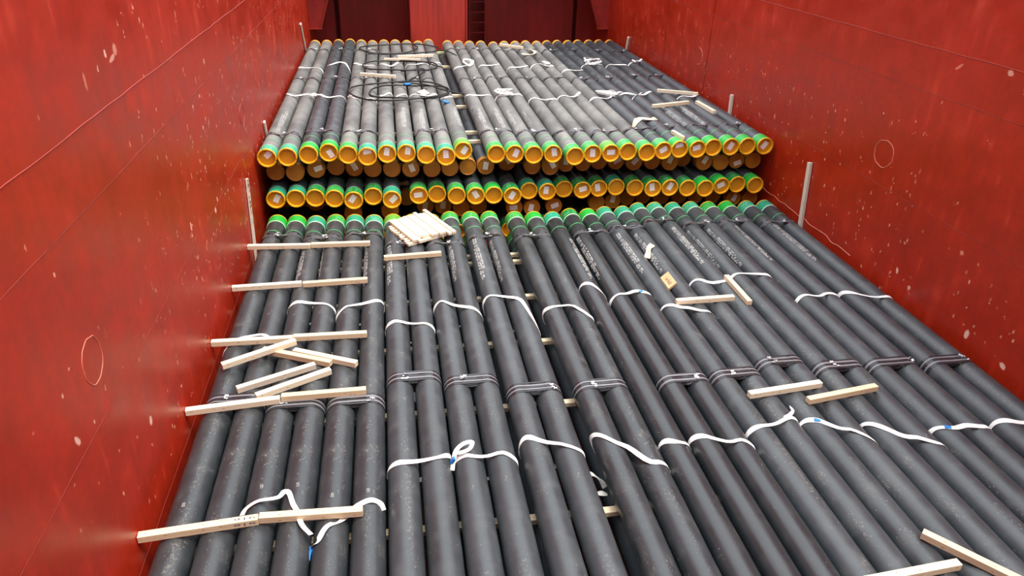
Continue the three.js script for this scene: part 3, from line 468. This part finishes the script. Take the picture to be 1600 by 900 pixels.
// bearers between the rows
const bearWord = ['farthest', 'second-farthest', 'third-farthest', 'third-nearest', 'second-nearest', 'nearest'];
const BX = 2.61, BL = 10.2;
function bearer(y, z, label, group) { timber('timber_bearer', label, 'timber', [BX - BL / 2, z, BX + BL / 2, z, y], 0.0635, 0.09, wood[1], group); }
bearN.forEach((z, i) => bearer(NEAR_Y - R - 0.0638, z, `${bearWord[i]} timber bearer under front stack's top row, seen through the gaps`, 'bearers under the top row of the front stack'));
bearF.forEach((z, i) => bearer(FAR_Y - R - 0.0638, z, `${bearWord[i]} timber bearer under rear stack's top row, seen through the gap`, 'bearers under the top row of the rear stack'));
for (let r = 1; r < 4; r++) bearer(FAR_Y - PITCH * r - R - 0.0638, -14.75, `timber bearer in the shadow under rear stack's ${['', 'second', 'third', 'fourth'][r]} row, just behind its front`, 'shaded bearers of the rear stack');
// stakes standing between pipes and walls
const stakeText = { U1: 'upright timber stake at the far end of the left wall', U2: 'upright timber stake by the left wall at the rear stack\'s front edge', U3: 'tall bark-edged timber stake leaning on left wall between the two stacks', U4: 'upright timber stake at the far end of the right wall', U5: 'upright timber stake by the right wall beside the rear stack', U6: 'tall timber stake leaning on right wall between the two stacks' };
for (const [k, [top, bot]] of Object.entries(stakes)) {
  const left = k === 'U1' || k === 'U2' || k === 'U3', x = left ? RED_LEFT + 0.027 : RED_RIGHT - 0.036;
  const dy = top[0] - bot[0], dz = top[1] - bot[1], l0 = Math.hypot(dy, dz), yb = k === 'U6' || k === 'U3' ? 0.09 : Math.max(0.09, bot[0] - 0.9);
  const s = (top[0] - yb) / dy, zb = top[1] - dz * s, l = l0 * s;
  const m = new THREE.Mesh(new RoundedBoxGeometry(left ? 0.038 : 0.055, l, 0.1, 1, 0.004), woodGrey); m.name = numbered('timber_stake'); m.castShadow = m.receiveShadow = true;
  m.position.set(x, (top[0] + yb) / 2, (top[1] + zb) / 2); m.rotation.x = Math.atan2(dz, dy);
  tag(m, stakeText[k], 'timber'); scene.add(m);
  const p = m.geometry, uv = p.attributes.uv; for (let i = 0; i < uv.count; i++) uv.setXY(i, uv.getY(i), uv.getX(i));
  if (k === 'U3') { const bark = new THREE.MeshStandardMaterial({ color: 0x6b5138, roughness: 0.95 }); seed = 77; for (let i = 0; i < 26; i++) { const q = part('bark', new THREE.DodecahedronGeometry(rr(0.008, 0.016), 0), bark, m); q.position.set(0.02 + rr(-0.012, 0.004), l / 2 - rr(0.02, l * 0.45), 0.045 + rr(-0.03, 0.006)); q.scale.set(0.5, 1.9, 1); } }
}
// pile of slats on the seventh to ninth pipes
{ seed = 33; const y0 = NEAR_Y + R + 0.002;
  const slatH = 0.048, slatW = 0.07;
  const under = [];
  const ub = [0.867, -0.498], vb = [-0.40, -0.917];          // lower layer: direction and step
  for (let i = 0; i < 9; i++) {
    const x = 0.16 + vb[0] * i * 0.105 + rr(-0.02, 0.02), z = -11.66 + vb[1] * i * 0.105, l = i ? rr(0.86, 0.98) : 1.0;
    timber('wooden_stick', `${i === 0 ? 'nearest' : i === 8 ? 'farthest' : ORD[i + 1] + ' from front'} stick in the lower layer of the white stick pile`, 'timber', [x, z, x + ub[0] * l, z + ub[1] * l, y0], slatH, 0.066, wood[[2, 0, 3][i % 3]], 'sticks of the white pile');
  }
  const ut = [0.405, 0.914], vt = [0.914, -0.405];          // top layer
  for (let i = 0; i < 11; i++) {
    const back = [0, 0.02, -0.03, 0.02, 0.05, 0.03, 0.04, 0.1, 0.03, 0.02, 0.14][i], front = [0.02, 0.1, -0.08, -0.06, -0.08, -0.02, -0.03, 0.0, -0.04, 0.05, 0.06][i];
    const bx = -0.13 + vt[0] * i * 0.076, bz = -12.62 + vt[1] * i * 0.076;
    timber('wooden_stick', `${i === 0 ? 'leftmost' : i === 10 ? 'rightmost' : ORD[i + 1] + ' from left'} stick in the top layer of the white stick pile`, 'timber', [bx - ut[0] * back, bz - ut[1] * back, bx + ut[0] * (1.0 + front), bz + ut[1] * (1.0 + front), y0 + slatH + 0.002 + [0.004, 0, 0.009, 0.003, 0, 0.01, 0.004, 0.014, 0.002, 0, 0.016][i]], slatH, slatW, woodPale, 'sticks of the white pile');
  }

}

// ---------------------------------------------------------------- ribbons: slings, film bands, hoops
function ribbon(pts, nrm, width, th, closed, twist) {        // box-section strip along pts; nrm: outward normals; width: number or function of 0..1
  const n = pts.length, pos = [], uv = [], idx = []; let run = 0;
  for (let i = 0; i < n; i++) {
    const a = pts[closed ? (i + n - 1) % n : Math.max(0, i - 1)], b = pts[closed ? (i + 1) % n : Math.min(n - 1, i + 1)];
    const t = b.clone().sub(a).normalize(), s = t.clone().cross(nrm[i]).normalize(), m = s.clone().cross(t).normalize();
    if (twist) { const q = twist(i / (n - 1)); s.applyAxisAngle(t, q); m.applyAxisAngle(t, q); }
    const w = (typeof width === 'function' ? width(i / (n - 1)) : width) / 2;
    if (i) run += pts[i].distanceTo(pts[i - 1]);
    for (const [sw, sm] of [[-1, 0], [1, 0], [1, 1], [-1, 1]]) { const p = pts[i].clone().addScaledVector(s, sw * w).addScaledVector(m, sm * th); pos.push(p.x, p.y, p.z); uv.push(run * 12, sw < 0 ? 0 : 1); }
  }
  const m = closed ? n : n - 1;
  for (let i = 0; i < m; i++) { const j = (i + 1) % n; for (let k = 0; k < 4; k++) { const l = (k + 1) % 4, a = i * 4 + k, b = i * 4 + l, c = j * 4 + k, d = j * 4 + l; idx.push(a, c, b, b, c, d); } }
  if (!closed) { idx.push(0, 1, 2, 0, 2, 3); const e = (n - 1) * 4; idx.push(e, e + 2, e + 1, e, e + 3, e + 2); }
  const g0 = new THREE.BufferGeometry(); g0.setAttribute('position', new THREE.Float32BufferAttribute(pos, 3)); g0.setAttribute('uv', new THREE.Float32BufferAttribute(uv, 2)); g0.setIndex(idx);
  const g = g0.toNonIndexed(); g.computeVertexNormals(); return g;
}
function loopPath(x1, x2, yc, off, zTop, zBot, sag = 0, seg = 14, lift = 0) {   // around one pipe or a pair; z given as function of x on top
  const r = R + off, pts = [], nrm = [];
  const add = (x, y, nx, ny, z) => { pts.push(V(x, y, z)); nrm.push(V(nx, ny, 0)); };
  const mid = x2 - x1 > 0.01 ? 8 : 0;
  for (let i = 0; i <= seg; i++) { const a = Math.PI - Math.PI / 2 * i / seg, x = x1 + Math.cos(a) * r; add(x, yc + Math.sin(a) * r, Math.cos(a), Math.sin(a), zTop(x)); }
  for (let i = 1; i < mid; i++) { const f = i / mid, x = x1 + (x2 - x1) * f; add(x, yc + r - sag * Math.sin(Math.PI * f) + lift * Math.sin(Math.PI * f), 0, 1, zTop(x)); }
  for (let i = mid ? 0 : 1; i <= seg; i++) { const a = Math.PI / 2 - Math.PI / 2 * i / seg, x = x2 + Math.cos(a) * r; add(x, yc + Math.sin(a) * r, Math.cos(a), Math.sin(a), zTop(x)); }
  const n = seg + (mid ? mid : 0) + seg; const rb = R + Math.min(off, 0.006);
  const zr = zTop(x2 + r), zl = zTop(x1 - r), path = [];
  for (let i = 1; i <= seg; i++) { const a = -Math.PI / 2 * i / seg; path.push([x2 + Math.cos(a) * rb, yc + Math.sin(a) * rb, Math.cos(a), Math.sin(a)]); }
  for (let i = 1; i < mid; i++) path.push([x2 + (x1 - x2) * i / mid, yc - rb, 0, -1]);
  for (let i = mid ? 0 : 1; i < seg; i++) { const a = -Math.PI / 2 - Math.PI / 2 * i / seg; path.push([x1 + Math.cos(a) * rb, yc + Math.sin(a) * rb, Math.cos(a), Math.sin(a)]); }
  path.forEach((p, i) => add(...p, zr + (zl - zr) * (i + 1) / (path.length + 1)));
  return { pts, nrm };
}
function curveZ(ctrl) { const f = curveRaw(ctrl); return (x) => { let t = 0; for (let i = -4; i <= 4; i++) t += f(x + i * 0.018); return t / 9; }; }
function curveRaw(ctrl) {
  const c = [...ctrl].sort((a, b) => a[0] - b[0]);
  return (x) => {
    if (x <= c[0][0]) return c[0][1]; if (x >= c[c.length - 1][0]) return c[c.length - 1][1];
    let i = 0; while (x > c[i + 1][0]) i++;
    let f = (x - c[i][0]) / (c[i + 1][0] - c[i][0]); f = f * f * (3 - 2 * f) * 0.5 + f * 0.5; return c[i][1] + (c[i + 1][1] - c[i][1]) * f;
  };
}
const ends = (k, xs) => { const p = k.split(',').map((v) => xs[v - 1]); return [p[0], p[p.length - 1]]; };
function freeRibbon(name, raw, w, mat, parent, twistAmount = 0, up = V(0, 1, 0), th = 0.003) {
  const cv = new THREE.CatmullRomCurve3(raw.map((p) => V(...p))), n = Math.max(24, raw.length * 8), pts = cv.getPoints(n), ph = rr(0, 6);
  return part(name, ribbon(pts, pts.map(() => up), w, th, false, (t) => twistAmount * Math.sin(t * 7 + ph)), mat, parent);
}
function tangle(parent, c, size, loops) {                     // bunched slack of a sling
  const raw = []; let a = rr(0, 6);
  for (let i = 0; i < loops; i++) { a += rr(1.6, 2.6); raw.push([c[0] + Math.cos(a) * size[0] * rr(0.5, 1), c[1] + 0.02 + rr(0, size[1]), c[2] + Math.sin(a) * size[2] * rr(0.4, 1)]); }
  freeRibbon('slack_loop', raw, 0.045, webbing, parent, 0.9);
}
function slings(set, xs, yc, where, group, seedValue) {
  seed = seedValue; const made = {};
  for (const [k, ctrl] of Object.entries(set)) {
    const [x1, x2] = ends(k, xs), z = curveZ(ctrl);
    const o = thing('webbing_sling', `white webbing sling around ${pairName(k)}, ${where}`, 'sling', [0, 0, 0], group);
    const { pts, nrm } = loopPath(x1, x2, yc, 0.004, z, z, 0.012, 14, rr(0, 0.012));
    const ph = rr(0, 6), n = pts.length;
    part('strap', ribbon(pts, nrm, (t) => 0.06 + 0.009 * Math.sin(t * 23 + ph), 0.0035, true, (t) => 0.13 * Math.sin(t * 18.85 + ph)), webbing, o);
    made[k] = o;
  }
  return made;
}
const s1 = slings(sling_far_end, nearX, NEAR_Y, "front stack's farther set", 'farther slings of the front stack', 81);
const s2 = slings(sling_mid, nearX, NEAR_Y, "front stack's nearer set", 'nearer slings of the front stack', 82);
const s3 = slings(sling_far_front, farX, FAR_Y, "rear stack's nearer set", 'nearer slings of the rear stack', 83);
const s4 = slings(sling_far_back, farX, FAR_Y, "rear stack's farther set", 'farther slings of the rear stack', 84);
seed = 90;
const FT = FAR_Y + R;
tangle(s3['14,15'], [2.72, FT, -17.5], [0.28, 0.1, 0.35], 9); tangle(s3['20,21'], [5.25, FT, -17.3], [0.35, 0.1, 0.4], 10); tangle(s3['3,4'], [-1.75, FT, -17.6], [0.08, 0.05, 0.25], 5);
tangle(s4['12,13'], [2.2, FT, -21.1], [0.18, 0.1, 0.5], 8); tangle(s4['22,23'], [5.8, FT, -21.1], [0.35, 0.1, 0.5], 9); tangle(s4['18,19'], [4.45, FT, -21], [0.15, 0.06, 0.35], 6); tangle(s4['26,27'], [7.2, FT, -21.2], [0.2, 0.05, 0.2], 5);
freeRibbon('slack_tail', [[5.5, FT + 0.02, -17.2], [5.7, FT + 0.03, -17.35], [5.95, FT + 0.01, -17.25], [6.15, FT, -17.5]], 0.05, webbing, s3['20,21'], 0.5);
// blue size tags sewn on some slings, raised tail, slack loop
const blueAt = (o, x, y, z, turn = 0) => { const m = part('blue_tag', new RoundedBoxGeometry(0.075, 0.006, 0.052, 1, 0.002), blueTag, o); m.position.set(x, y, z); m.rotation.y = turn; };
const NT = NEAR_Y + R + 0.008;
blueAt(s2['20,21'], 4.79, NT, curveZ(sling_mid['20,21'])(4.79), -0.5); blueAt(s2['24,25'], 6.27, NT, curveZ(sling_mid['24,25'])(6.27), -0.4); blueAt(s1['16,17'], 3.7, NT, curveZ(sling_far_end['16,17'])(3.7), 0.2);
freeRibbon('tail', [[4.42, NT, -6.31], [4.5, NT + 0.02, -6.33], [4.535, NT + 0.05, -6.36], [4.5, NT + 0.1, -6.38]], 0.045, webbing, s2['18,19'], 0.3);
freeRibbon('slack_loop', [[0.48, NT + 0.004, -6.19], [0.56, NT + 0.02, -6.17], [0.65, NT + 0.04, -6.2], [0.68, NT + 0.07, -6.26], [0.6, NT + 0.06, -6.27], [0.5, NT + 0.03, -6.2], [0.46, NT - 0.03, -6.1], [0.44, NT - 0.1, -6.03]], 0.05, webbing, s2['9,10'], 0.25);
{ const m = part('blue_tag', new RoundedBoxGeometry(0.03, 0.07, 0.05, 1, 0.002), blueTag, s2['9,10']); m.position.set(0.452, NT - 0.02, -6.1); m.rotation.z = -0.5; }
freeRibbon('tail', [[2.5, NEAR_Y + 0.06, -5.95], [2.62, NEAR_Y + 0.02, -5.9], [2.72, NEAR_Y - 0.04, -5.75], [2.77, NEAR_Y - 0.1, -5.6]], 0.045, webbingGrey, s2['15'], 0.4);
freeRibbon('slack_end', [[1.93, 0.5, -6.05], [2.0, 0.52, -6.0], [2.08, 0.5, -5.92], [2.12, 0.45, -5.85]], 0.06, webbingGrey, s2['13,14'], 0.6);
freeRibbon('slack_end', [[1.95, 0.47, -5.75], [2.03, 0.5, -5.72], [2.1, 0.49, -5.7]], 0.06, webbingGrey, s2['11,12'], 0.3);
freeRibbon('slack_end', [[2.79, 0.58, -8.9], [2.83, 0.52, -8.8], [2.86, 0.46, -8.72], [2.82, 0.44, -8.6]], 0.06, webbingGrey, s1['13,14'], 0.5);
freeRibbon('slack_end', [[2.76, 0.46, -8.45], [2.84, 0.5, -8.42], [2.9, 0.48, -8.4]], 0.06, webbingGrey, s1['15'], 0.3);
// loose slings by the nearest batten
{ const a = thing('webbing_sling', 'loose white webbing sling looped up behind the nearest left batten line', 'sling', [0, 0, 0]);
  freeRibbon('strap', looseA.map(([x, y, z]) => [x, y + 0.004, z]), 0.05, webbing, a, 0.35);
  const b = thing('webbing_sling', 'loose white webbing sling with blue tip running under the nearest left batten', 'sling', [0, 0, 0]);
  freeRibbon('strap', looseB.map(([x, y, z]) => [x, y + 0.004, z]), 0.058, webbing, b, 0.2);
  freeRibbon('blue_tag', [[-0.97, 0.69, -5.2], [-1.0, 0.69, -5.15], [-1.015, 0.66, -5.07]], 0.055, blueTag, b);
  const c = thing('webbing_sling', 'white webbing sling around first two pipes, half hidden behind a batten line', 'sling', [0, 0, 0]);
  const lp = loopPath(nearX[0], nearX[1], NEAR_Y, 0.004, curveZ([[-2.4, -8.7], [-2.2, -8.92], [-1.9, -8.98], [-1.75, -8.8]]), 0, 0.01, 14, 0.01); part('strap', ribbon(lp.pts, lp.nrm, 0.05, 0.0035, true), webbing, c); }
{ const a = thing('tan_strap', 'tan strap folded over two pipes near the rear stack\'s front edge', 'strap', [0, 0, 0]);
  const lp = loopPath(farX[20], farX[21], FAR_Y, 0.005, curveZ([[5.15, -14.85], [5.4, -15.25], [5.62, -15.05], [5.8, -15.2]]), 0, 0.02); part('strap', ribbon(lp.pts, lp.nrm, 0.17, 0.003, true), tanWeb, a); }

// stretch film bands that tie the pipes in pairs
function filmBand(k, xs, yc, z, label, group, kind) {
  const [x1, x2] = ends(k, xs), o = thing('film_band', label, 'band', [0, 0, 0], group), ph = rr(0, 6);
  if (kind === 'strands') {
    for (let i = 0; i < 5; i++) {
      const zc = z + (i - 2) * 0.042 + rr(-0.006, 0.006), w = rr(0.024, 0.036), f = () => zc;
      const lp = loopPath(x1, x2, yc, 0.002 + (i % 2) * 0.002, f, f, rr(-0.002, 0.006), 12);
      part('strand', ribbon(lp.pts, lp.nrm, w, 0.0015, true), i % 2 ? filmGrey : film, o);
    }
    const f = () => z; const lp = loopPath(x1, x2, yc, 0.001, f, f, 0.055, 12); part('sagging_film', ribbon(lp.pts, lp.nrm, (t) => 0.2, 0.001, true), film, o);
  } else {
    const zc = (x) => z + 0.02 * Math.sin(x * 9 + ph), top = loopPath(x1, x2, yc, 0.003, zc, zc, rr(0.02, 0.05), 12);
    const n = top.pts.length, mid = (x1 + x2) / 2;
    const wide = top.pts.map((p) => p.y > yc ? 0.15 - 0.085 * Math.exp(-Math.pow((p.x - mid) / 0.09, 2)) : 0.12);
    part('wrap', ribbon(top.pts, top.nrm, (t) => wide[Math.min(n - 1, Math.round(t * (n - 1)))], 0.002, true, (t) => 0.2 * Math.sin(t * 30 + ph)), film, o);
    for (let i = 0; i < 3; i++) { const zz = z + (i - 1) * 0.045, f = (x) => zz + (z - zz) * 0.7 * Math.exp(-Math.pow((x - mid) / 0.1, 2)) + 0.008 * Math.sin(x * 20 + i); const lp = loopPath(x1, x2, yc, 0.006, f, f, rr(0.01, 0.045), 12); part('strand', ribbon(lp.pts, lp.nrm, 0.016, 0.002, true), filmGrey, o); }
  }
  // crumpled knot of film on top
  const kx = kind === 'strands' ? (rnd() < 0.5 ? x2 - rr(-0.08, 0.05) : x1 + rr(0.0, 0.1)) : x1 + (x2 - x1) * rr(0.2, 0.8);
  const dd = Math.min(Math.abs(kx - x1), Math.abs(kx - x2), R * 0.95), ky = kx > x1 && kx < x2 ? yc + R + 0.004 : yc + Math.sqrt(R * R - dd * dd) + 0.004;
  for (let i = 0; i < 4; i++) { const g = new THREE.PlaneGeometry(0.045, 0.022, 3, 2), p = g.attributes.position; for (let q = 0; q < p.count; q++) p.setZ(q, rr(-0.007, 0.007)); g.computeVertexNormals(); const m = part('knot', g, filmKnot, o); m.position.set(kx + rr(-0.035, 0.035), ky + rr(0.004, 0.014), z + rr(-0.07, 0.07)); m.rotation.set(-Math.PI / 2 + rr(-0.4, 0.4), 0, rr(-0.7, 0.7)); }
}
seed = 600;
for (const [k, z] of Object.entries(tape_near_end)) filmBand(k, nearX, NEAR_Y, z, `twisted black film band round ${pairName(k)}, near collars, front stack`, 'film bands near the collars of the front stack', 'wrap');
for (const [k, z] of Object.entries(tape_near_mid)) filmBand(k, nearX, NEAR_Y, z, `stranded black film band round ${pairName(k)}, mid-length, front stack`, 'film bands at mid-length of the front stack', 'strands');
for (const [k, z] of Object.entries(tape_far_front)) filmBand(k, farX, FAR_Y, z, `black film band round ${pairName(k)}, behind collars, rear stack`, 'film bands behind the collars of the rear stack', 'wrap');
for (const [k, z] of Object.entries(tape_far_mid)) filmBand(k, farX, FAR_Y, z, `black film band round ${pairName(k)}, mid-length, rear stack`, 'film bands at mid-length of the rear stack', 'wrap');
for (const [k, z] of Object.entries(tape_far_back)) filmBand(k, farX, FAR_Y, z, `black film band round ${pairName(k)}, far end of rear stack`, 'film bands at the far end of the rear stack', 'wrap');

// black cord hoops on the rear stack
function hoop(label, loops, tails) {
  const o = thing('cord_hoop', label, 'cord', [0, 0, 0], 'black cord hoops on the rear stack');
  for (const [cx, cz, a, b, h, rot] of loops) { const pts = []; for (let i = 0; i < 22; i++) { const t = i / 22 * 6.2832, x = Math.cos(t) * a, z = Math.sin(t) * b; pts.push(V(cx + x * Math.cos(rot) - z * Math.sin(rot), FT + 0.022 + h * (0.5 + 0.5 * Math.sin(t * 3 + a * 9)), cz + x * Math.sin(rot) + z * Math.cos(rot))); } part('cord', tubeAlong(pts, 0.02, true, 110, 7), blackCord, o); }
  for (const t of tails) part('cord_end', tubeAlong(t.map((p) => V(p[0], FT + 0.022 + p[1], p[2])), 0.018, false, 30, 7), blackCord, o);
  return o;
}
hoop('farthest black cord hoop, at the back edge of the rear stack', [[0.35, -23.4, 1.22, 0.82, 0.03, 0.05]], [[[0.75, 0.02, -24.15], [0.9, 0.02, -23.6], [0.6, 0.01, -22.9], [0.0, 0, -22.7], [-0.6, 0, -22.75]], [[1.5, 0.0, -23.2], [1.75, 0.03, -22.9], [2.0, -0.02, -22.5]]]);
hoop('middle black cord hoop, between two timber battens on rear stack', [[0.3, -20.85, 1.02, 0.68, 0.04, 0.1]], [[[0.3, 0.03, -21.5], [0.9, 0.05, -21.2], [1.25, 0.03, -20.8], [1.45, 0.02, -20.55]], [[0.3, 0, -20.2], [0.85, 0.02, -20.4], [0.95, 0.03, -20.1], [0.7, 0.0, -19.55], [0.5, 0.0, -19.1]]]);
const h3 = hoop('nearest black cord hoop, largest, with inner loop and blue clips', [[0.2, -17.9, 1.18, 0.98, 0.04, -0.02], [0.45, -17.75, 0.95, 0.72, 0.05, -0.06]], [[[0.2, 0.03, -18.75], [0.9, 0.05, -18.3], [1.3, 0.04, -17.75], [1.72, 0.03, -17.4]]]);
{ const m = part('blue_clip', new RoundedBoxGeometry(0.16, 0.03, 0.12, 1, 0.006), blueTag, h3); m.position.set(0.42, FT + 0.07, -18.45); m.rotation.y = 0.4; const q = part('blue_clip', new RoundedBoxGeometry(0.09, 0.03, 0.22, 1, 0.006), blueTag, h3); q.position.set(1.24, FT + 0.012, -16.85); q.rotation.y = 0.5; }
// small scraps
{ const m = new THREE.Mesh(new RoundedBoxGeometry(0.2, 0.012, 0.28, 1, 0.003), tanWeb); m.name = 'paper_scrap'; m.position.set(0.78, FT + 0.03, -17.7); m.rotation.set(0.15, 0.5, 0.1); tag(m, 'pale paper scrap lying inside the nearest black cord hoop', 'scrap'); scene.add(m); }
{ const g = new RoundedBoxGeometry(0.17, 0.035, 0.4, 1, 0.003); const m = new THREE.Mesh(g, woodMaterial(640, '#d2b084')); m.name = 'wooden_block'; m.position.set(4.315, 0.765, -10.0); m.rotation.set(0, 0, 0.72); tag(m, 'short brown marked board leaning in a pipe groove beside a batten on the right', 'board'); scene.add(m);
  const ink = new THREE.MeshStandardMaterial({ color: 0x5a3a20, roughness: 0.9, transparent: true, depthWrite: false, alphaMap: canvas(128, 64, (c, w, h) => { c.fillStyle = '#000'; c.fillRect(0, 0, w, h); c.strokeStyle = '#bbb'; c.lineWidth = 5; seed = 9; c.beginPath(); for (let i = 0; i < 7; i++) { const x = 12 + i * 15; c.moveTo(x, rr(12, 22)); c.lineTo(x + rr(2, 8), rr(30, 52)); c.lineTo(x + rr(4, 10), rr(10, 50)); } c.stroke(); }, false) });
  const q = part('ink_mark', new THREE.PlaneGeometry(0.3, 0.12), ink, m); q.rotation.set(-Math.PI / 2, 0, Math.PI / 2); q.position.y = 0.0186; }
{ const pts = [[4.25, 0.74, -10.9], [4.3, 0.79, -11.0], [4.36, 0.83, -11.12], [4.43, 0.85, -11.2]]; const o = thing('cloth_scrap', 'crumpled cream scrap standing on a pipe groove right of centre', 'scrap', [0, 0, 0]); seed = 4; freeRibbon('cloth', pts, 0.1, woodPale, o, 0.5, V(-0.5, 0.8, 0.3), 0.02); }
{ const o = thing('veneer_curl', 'curled strip of tan veneer beside the short batten at rear stack\'s far edge', 'scrap', [0, 0, 0]); const raw = []; for (let i = 0; i < 9; i++) { const a = -2.4 + i * 0.42; raw.push([4.2 + Math.cos(a) * 0.26, FT + 0.03, -22.9 - Math.sin(a) * 0.5]); } seed = 6; freeRibbon('strip', raw, 0.09, tanWeb, o, 0.2); }

renderer.render(scene, camera);
